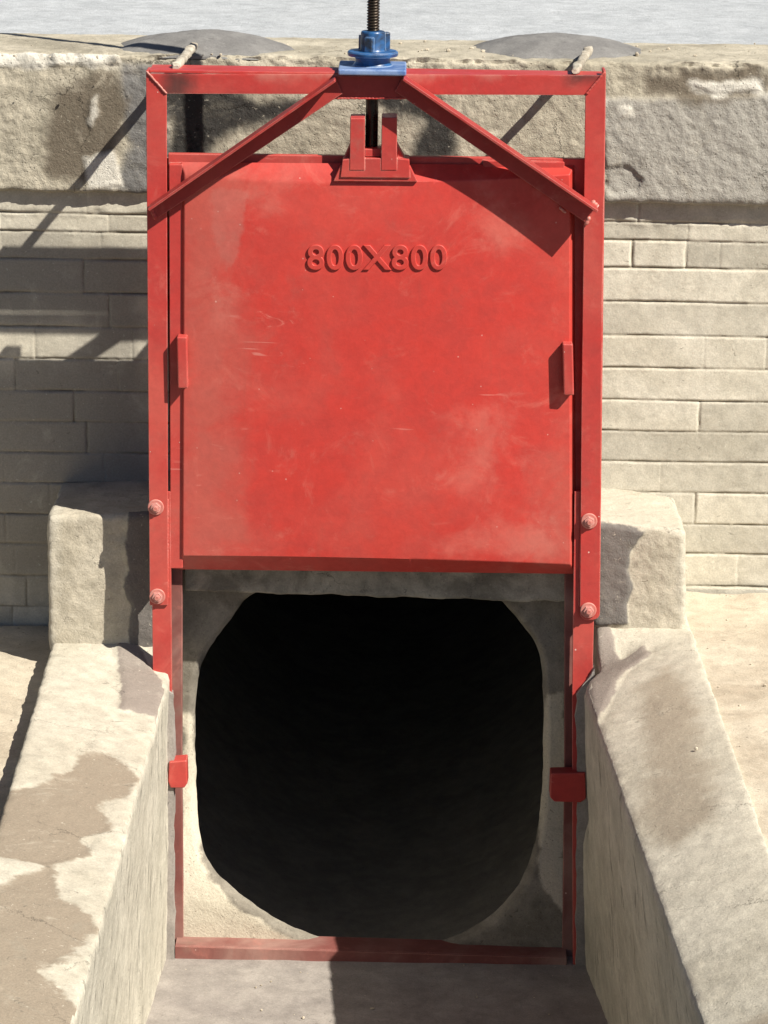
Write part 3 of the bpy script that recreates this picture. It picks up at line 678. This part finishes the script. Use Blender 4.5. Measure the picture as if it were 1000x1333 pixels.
# braces: angle iron, flat leg on the frame and upper leg standing forward
def brace(up0, up1, lo0, lo1):
    m = MB(); yf, yb, fw = -0.0105, -0.0045, 0.060
    A, B, C, D = P(*up0, yf), P(*up1, yf), P(*lo1, yf), P(*lo0, yf)
    m.prism([A, B, C, D], (0, yb-yf, 0))
    ax = (B-A)/np.linalg.norm(B-A); nm = np.cross(ax, [0, 1, 0]); nm /= np.linalg.norm(nm)
    if nm[2] < 0: nm = -nm
    e = -nm*0.006
    m.prism([A, B, B+e, A+e], (0, -fw, 0))
    return build(m, 'brace', M_brace, gate, 0.0012)
brace((195, 266), (436, 99), (204, 285), (446, 122))
brace((526, 97), (777, 268), (514, 119), (764, 291))
# gusset behind the hoist that both braces meet on
b = MB(); b.face_px([(432, 99), (530, 99), (560, 122), (548, 128), (414, 128), (404, 122)], -0.0040, -0.0012)
build(b, 'gusset', M_brace, gate, 0.0008)
# anchor bars cast into the mortar mounds
def anchor(p0, p1, z0, z1, yy0, yy1, w, seed):
    a = PZ(*p0, z0); a[1] = yy0; a = P(p0[0], p0[1], yy0); c = P(p1[0], p1[1], yy1)
    k = 16; n = 14; v = []; f = []
    ax = (c-a)/np.linalg.norm(c-a); s_ = np.cross(ax, [0, 0, 1]); s_ /= np.linalg.norm(s_); t_ = np.cross(s_, ax)
    for i in range(k+1):
        for j in range(n):
            an = 2*math.pi*j/n; sq = 1/max(abs(math.cos(an)), abs(math.sin(an)))**0.6
            ww = w*(0.55 if i in (0, k) else 1)
            v.append(a+(c-a)*i/k+s_*ww*sq*math.cos(an)+t_*ww*0.8*sq*math.sin(an))
    v = np.array(v); v += 0.006*np.stack([fbm(v, 40, 3, seed), fbm(v, 40, 3, seed+5), fbm(v, 40, 3, seed+9)], 1)
    f = [(i*n+j, i*n+(j+1) % n, (i+1)*n+(j+1) % n, (i+1)*n+j) for i in range(k) for j in range(n)]+[tuple(range(n-1, -1, -1)), tuple(k*n+j for j in range(n))]
    o = link('anchor_bar', from_arrays('anchor_bar', v, f), M_bar, gate, smooth_ang=50); return o
anchor((228, 88), (254, 58), 0, 0, 0.03, 0.40, 0.010, 1.0)
anchor((748, 93), (768, 63), 0, 0, 0.03, 0.40, 0.010, 4.0)
# door: flat flange with a raised dished panel
YF, YP = 0.030, 0.001
def frustum(foot, front, yf, yp, nx, nz):
    g = []; 
    fq = [P(a, b, yp) for a, b in front]; bq = [P(a, b, y_) for (a, b), y_ in zip(foot, yf)]   # tl, tr, br, bl
    v = []
    for j in range(nz+1):
        for i in range(nx+1):
            s, t = i/nx, j/nz
            p = (fq[0]*(1-s)+fq[1]*s)*(1-t)+(fq[3]*(1-s)+fq[2]*s)*t
            bw = 1-(2*s-1)**2; p = p+np.array([0, -0.014*bw*(0.35+0.65*(1-(2*t-1)**4)), -0.017*bw*(1-t)**6+0.006*bw*t**6]); v.append(p)
    f = [(j*(nx+1)+i, j*(nx+1)+i+1, (j+1)*(nx+1)+i+1, (j+1)*(nx+1)+i) for j in range(nz) for i in range(nx)]
    per = [i for i in range(nx+1)]+[j*(nx+1)+nx for j in range(1, nz+1)]+[nz*(nx+1)+i for i in range(nx-1, -1, -1)]+[j*(nx+1) for j in range(nz-1, 0, -1)]
    def sidept(i, nn, a, c): return a+(c-a)*i/nn
    foot_pts = [sidept(i, nx, bq[0], bq[1]) for i in range(nx+1)]+[sidept(j, nz, bq[1], bq[2]) for j in range(1, nz+1)]+[sidept(i, nx, bq[2], bq[3]) for i in range(1, nx+1)]+[sidept(j, nz, bq[3], bq[0]) for j in range(1, nz)]
    o = len(v); v += foot_pts; m = len(per)
    f += [(per[k], o+k, o+(k+1) % m, per[(k+1) % m]) for k in range(m)]
    return v, f
mb = MB(); v, f = frustum([(235, 211), (748, 215), (750, 747), (233, 741)], [(240, 226), (742, 227), (743, 735), (238, 723)], (0.014, YF, YF, YF), YP, 90, 90)
mb.add(v, f)
me = mb.mesh('door_panel'); vv = np.array([x.co[:] for x in me.vertices])
du = sdf_up(vv, [[(235, 220), (300, 240), (312, 300), (300, 360), (330, 450), (300, 560), (330, 700), (230, 760), (225, 500)], [(720, 600), (745, 580), (745, 740), (700, 740)]], YP)
dr = sdf_up(vv, [[(277, 250), (320, 250), (322, 300), (310, 335), (288, 366), (295, 340), (278, 310)]], YP)
rb = sdf_up(vv, [[(340, 248), (372, 240), (366, 262), (345, 292), (336, 288)], [(676, 690), (700, 672), (722, 710), (690, 722), (560, 716), (575, 704)], [(600, 560), (640, 535), (655, 600), (610, 620)], [(270, 380), (300, 370), (290, 410)], [(640, 250), (670, 300), (650, 330)]], YP)
for k, a in (('dust', du), ('drip', dr), ('rub', rb)):
    at = me.attributes.new(k, 'FLOAT', 'POINT'); at.data.foreach_set('value', a.astype(np.float32))
door = link('door_panel', me, M_door, gate, 0.0025, 30)
b = MB(); b.face_px([(219, 200), (766, 207), (764, 746), (222, 741)], YF, YF+0.02); b.face_px([(220, 214), (238, 214), (238, 740), (222, 740)], 0.008, YF+0.003); b.face_px([(628, 209), (735, 211), (735, 222), (630, 220)], YF-0.008, YF+0.002)
build(b, 'door_flange', M_red, door, 0.002)
def handle(cx, y0, y1):
    m = MB(); t = P(cx, y0, -0.02); c = P(cx+1.5, y1, -0.02)
    for z0, z1, ya, yb, w in ((t[2], c[2], -0.026, -0.004, 0.0115), (t[2], t[2]-0.018, -0.006, 0.012, 0.0115), (c[2]+0.018, c[2], -0.006, 0.012, 0.0115)):
        xx0 = t[0]+(c[0]-t[0])*(t[2]-z0)/(t[2]-c[2]); xx1 = t[0]+(c[0]-t[0])*(t[2]-z1)/(t[2]-c[2])
        m.prism([(xx0-w, ya, z0), (xx0+w, ya, z0), (xx1+w, ya, z1), (xx1-w, ya, z1)], (0, yb-ya, 0))
    return build(m, 'handle', M_red, door, 0.0035)
handle(237, 438, 505); handle(739, 447, 514)
# lifting lug: block and two upright plates
m = MB()
m.face_px([(443, 231), (446, 208), (458, 206), (516, 206), (533, 208), (534, 232)], -0.016, 0.055)
m.face_px([(455, 222), (456, 154), (475, 154), (475, 222)], -0.0175, 0.050)
m.face_px([(496, 222), (497, 153), (517, 153), (517, 222)], -0.0175, 0.050)
m.face_px([(475, 204), (475, 194), (496, 194), (496, 204)], -0.002, 0.050)
m.face_px([(447, 208), (455, 190), (455, 208)], 0.0, 0.045); m.face_px([(517, 208), (517, 188), (528, 208)], 0.0, 0.045)
m.face_px([(434, 236), (443, 216), (534, 216), (544, 237)], -0.012, 0.010)
build(m, 'lifting_lug', M_red, door, 0.002)
# weld beads
def weld(parent, pa, pb, rr, seed):
    a, c = np.array(pa), np.array(pb); L = np.linalg.norm(c-a); k = max(6, int(L/0.0022)); n = 9; v = []
    ax = (c-a)/L; s_ = np.cross(ax, [0.0, 1, 0]); s_ /= np.linalg.norm(s_); t_ = np.cross(s_, ax)
    for i in range(k+1):
        w = rr*(0.3 if i in (0, k) else 0.85+0.35*abs(math.sin(i*0.9+seed)))
        for j in range(n): an = 2*math.pi*j/n; v.append(a+(c-a)*i/k+s_*w*math.cos(an)+t_*w*math.sin(an))
    v = np.array(v); v += 0.0012*np.stack([fbm(v, 120, 2, seed+o) for o in (0, 4, 8)], 1)
    f = [(i*n+j, i*n+(j+1) % n, (i+1)*n+(j+1) % n, (i+1)*n+j) for i in range(k) for j in range(n)]+[tuple(range(n-1, -1, -1)), tuple(k*n+j for j in range(n))]
    link('weld_bead', from_arrays('weld_bead', v, f), M_bolt if seed % 2 else M_red, parent, smooth_ang=60)
weld(gate, P(191, 93, -0.001), P(217, 122, -0.001), 0.0024, 1); weld(gate, P(788, 93, -0.004), P(763, 123, -0.004), 0.0026, 2)
weld(gate, P(770, 262, -0.011), P(778, 270, -0.008), 0.006, 3); weld(gate, P(762, 293, -0.010), P(768, 282, -0.010), 0.004, 5)
weld(gate, P(196, 268, -0.010), P(203, 286, -0.010), 0.004, 4); weld(gate, P(728, 270, -0.009), P(737, 277, -0.009), 0.003, 7)
weld(gate, P(414, 128, -0.003), P(548, 128, -0.003), 0.0022, 6)
weld(gate, P(219, 650, 0.004), P(219, 780, 0.004), 0.002, 8); weld(gate, P(756, 700, 0.003), P(754, 790, 0.003), 0.002, 10)
# embossed size, 800X800
cu = bpy.data.curves.new('lettering', 'FONT'); cu.body = '800X800'; cu.size = 1.0; cu.extrude = 0.02; cu.bevel_depth = 0.022; cu.bevel_resolution = 3; cu.offset = 0.004; cu.space_character = 1.08
to = bpy.data.objects.new('lettering', cu); COL.objects.link(to)
bpy.context.view_layer.update(); dg = bpy.context.evaluated_depsgraph_get()
me = bpy.data.meshes.new_from_object(to.evaluated_get(dg)); bpy.data.objects.remove(to); me.name = 'lettering'
tv = np.array([x.co[:] for x in me.vertices]); lo, hi = tv.min(0), tv.max(0)
A, B, C = P(400, 350, YP), P(582, 350, YP), P(400, 317, YP)
for x in me.vertices:
    s = (x.co.x-lo[0])/(hi[0]-lo[0]); t = (x.co.y-lo[1])/(hi[1]-lo[1]); d = (x.co.z-lo[2])/(hi[2]-lo[2])
    p = A+(B-A)*s+(C-A)*t; u_ = (p[0]-P(240, 335, YP)[0])/(P(742, 335, YP)[0]-P(240, 335, YP)[0]); tt = (335-226)/(735-226.0)
    x.co = (p[0], YP-0.014*(1-(2*u_-1)**2)*(0.35+0.65*(1-(2*tt-1)**4))+0.002-0.0068*d, p[2])
me.flip_normals()
bm = bmesh.new(); bm.from_mesh(me); bmesh.ops.recalc_face_normals(bm, faces=bm.faces); bm.to_mesh(me); bm.free()
me.materials.clear()
link('lettering', me, M_letter, door, 0, 40)

# ------------------------------------------------------------------ blue screw hoist standing on the beam
yr = 0.040
c0 = P(485, 100, yr); zb = zt+0.0005
hoist = tag(empty('screw_hoist', (c0[0], yr, zb)), 'blue cast screw hoist with a greasy black threaded rod on top of the red beam', 'screw hoist')
b = MB(); w = 0.074
b.prism([(c0[0]-w, yr-w-0.004, zb), (c0[0]+w, yr-w-0.004, zb), (c0[0]+w, yr+w, zb), (c0[0]-w, yr+w, zb)], (0, 0, 0.013))
build(b, 'base_plate', M_bluewash, hoist, 0.004)
def zpx(y): return P(485, y, yr)[2]
z1 = zb+0.013; zd0, zd1, zn = zpx(73), zpx(66), zpx(40)
b = MB()
b.lathe((c0[0], yr, 0), [(0.044, z1), (0.040, z1+0.004), (0.0385, z1+0.010), (0.0385, zd0-0.004), (0.042, zd0), (0.054, zd0+0.001), (0.0555, zd0+0.004), (0.0555, zd1-0.003), (0.053, zd1), (0.032, zd1+0.001)], 56)
build(b, 'body', M_blue, hoist, 0, 35)
b = MB(); b.lathe((c0[0], yr, 0), [(0.030, zd1), (0.0275, zd1+0.004), (0.0265, zn-0.003), (0.024, zn), (0.014, zn)], 40)
for a in (0.25, 0.25+2*math.pi/3, 0.25+4*math.pi/3):
    ca, sa = math.cos(a), math.sin(a); t = np.array([-sa, ca, 0]); r_ = np.array([ca, sa, 0]); o = np.array([c0[0], yr, zd1+0.0005])
    b.prism([o+r_*0.020+t*0.010, o+r_*0.037+t*0.009, o+r_*0.037-t*0.009, o+r_*0.020-t*0.010], (0, 0, zn-zd1-0.004 if a < 1 else (zn-zd1)*0.72))
build(b, 'nut', M_nut, hoist, 0.002, 35)
# threaded rod: plain shank below, trapezoid thread above
n = 28; v = []; zlo, zhi = zpx(200), zn+1.15; pitch = 0.0062
steps = 6; zz = list(np.arange(zlo, zpx(70), 0.01))+list(np.arange(zpx(70), zn+0.25, pitch/steps))+list(np.arange(zn+0.25, zhi, pitch/2))
for z in zz:
    for k in range(n):
        a = 2*math.pi*k/n
        ph = ((z/pitch)-k/n) % 1.0
        r = 0.0138 if z < zpx(70) else 0.0118+0.0024*(min(1, max(0, 2.2-abs(ph-0.5)*6)))
        v.append((c0[0]+r*math.cos(a), yr+r*math.sin(a), z))
f = [(j*n+k, j*n+(k+1) % n, (j+1)*n+(k+1) % n, (j+1)*n+k) for j in range(len(zz)-1) for k in range(n)]+[tuple(range(n-1, -1, -1)), tuple((len(zz)-1)*n+k for k in range(n))]
link('screw_rod', from_arrays('screw_rod', v, f), M_grease, hoist, smooth_ang=50)

# ------------------------------------------------------------------ crumbs of mortar lying about
rng = np.random.RandomState(3); V, Fc = [], []
def crumb(c, r):
    bm = bmesh.new(); bmesh.ops.create_icosphere(bm, subdivisions=1, radius=1.0)
    n = len(V); sc = rng.uniform(0.6, 1.3, 3); jit = rng.uniform(0.75, 1.2, len(bm.verts))
    for k, v in enumerate(bm.verts): V.append((c[0]+v.co.x*r*sc[0]*jit[k], c[1]+v.co.y*r*sc[1]*jit[k], c[2]+r*0.5+v.co.z*r*sc[2]*0.8*jit[k]))
    for f in bm.faces: Fc.append(tuple(n+v.index for v in f.verts))
    bm.free()
for k in range(150):
    u = rng.uniform(); r_ = 0.0012+0.0045*rng.uniform()**3
    if k < 25: crumb(PZ(rng.uniform(905, 1010), rng.uniform(785, 1000), ZL[1]), r_)
    elif k < 32: crumb(PZ(rng.uniform(-10, 60), rng.uniform(850, 960), ZL[-1]), r_)
    elif k < 120: crumb(PZ(rng.uniform(0, 1000), 50+26*rng.uniform()**0.4, Z_TOP), r_*1.2)
    else: crumb(PZ(rng.uniform(225, 760), rng.uniform(1256, 1330), Z_APRON), r_)
o = link('mortar_crumbs', from_arrays('mortar_crumbs', V, Fc), M_ledge); tag(o, 'scattered tiny crumbs of pale mortar on the ledges and coping', 'rubble', kind='stuff')
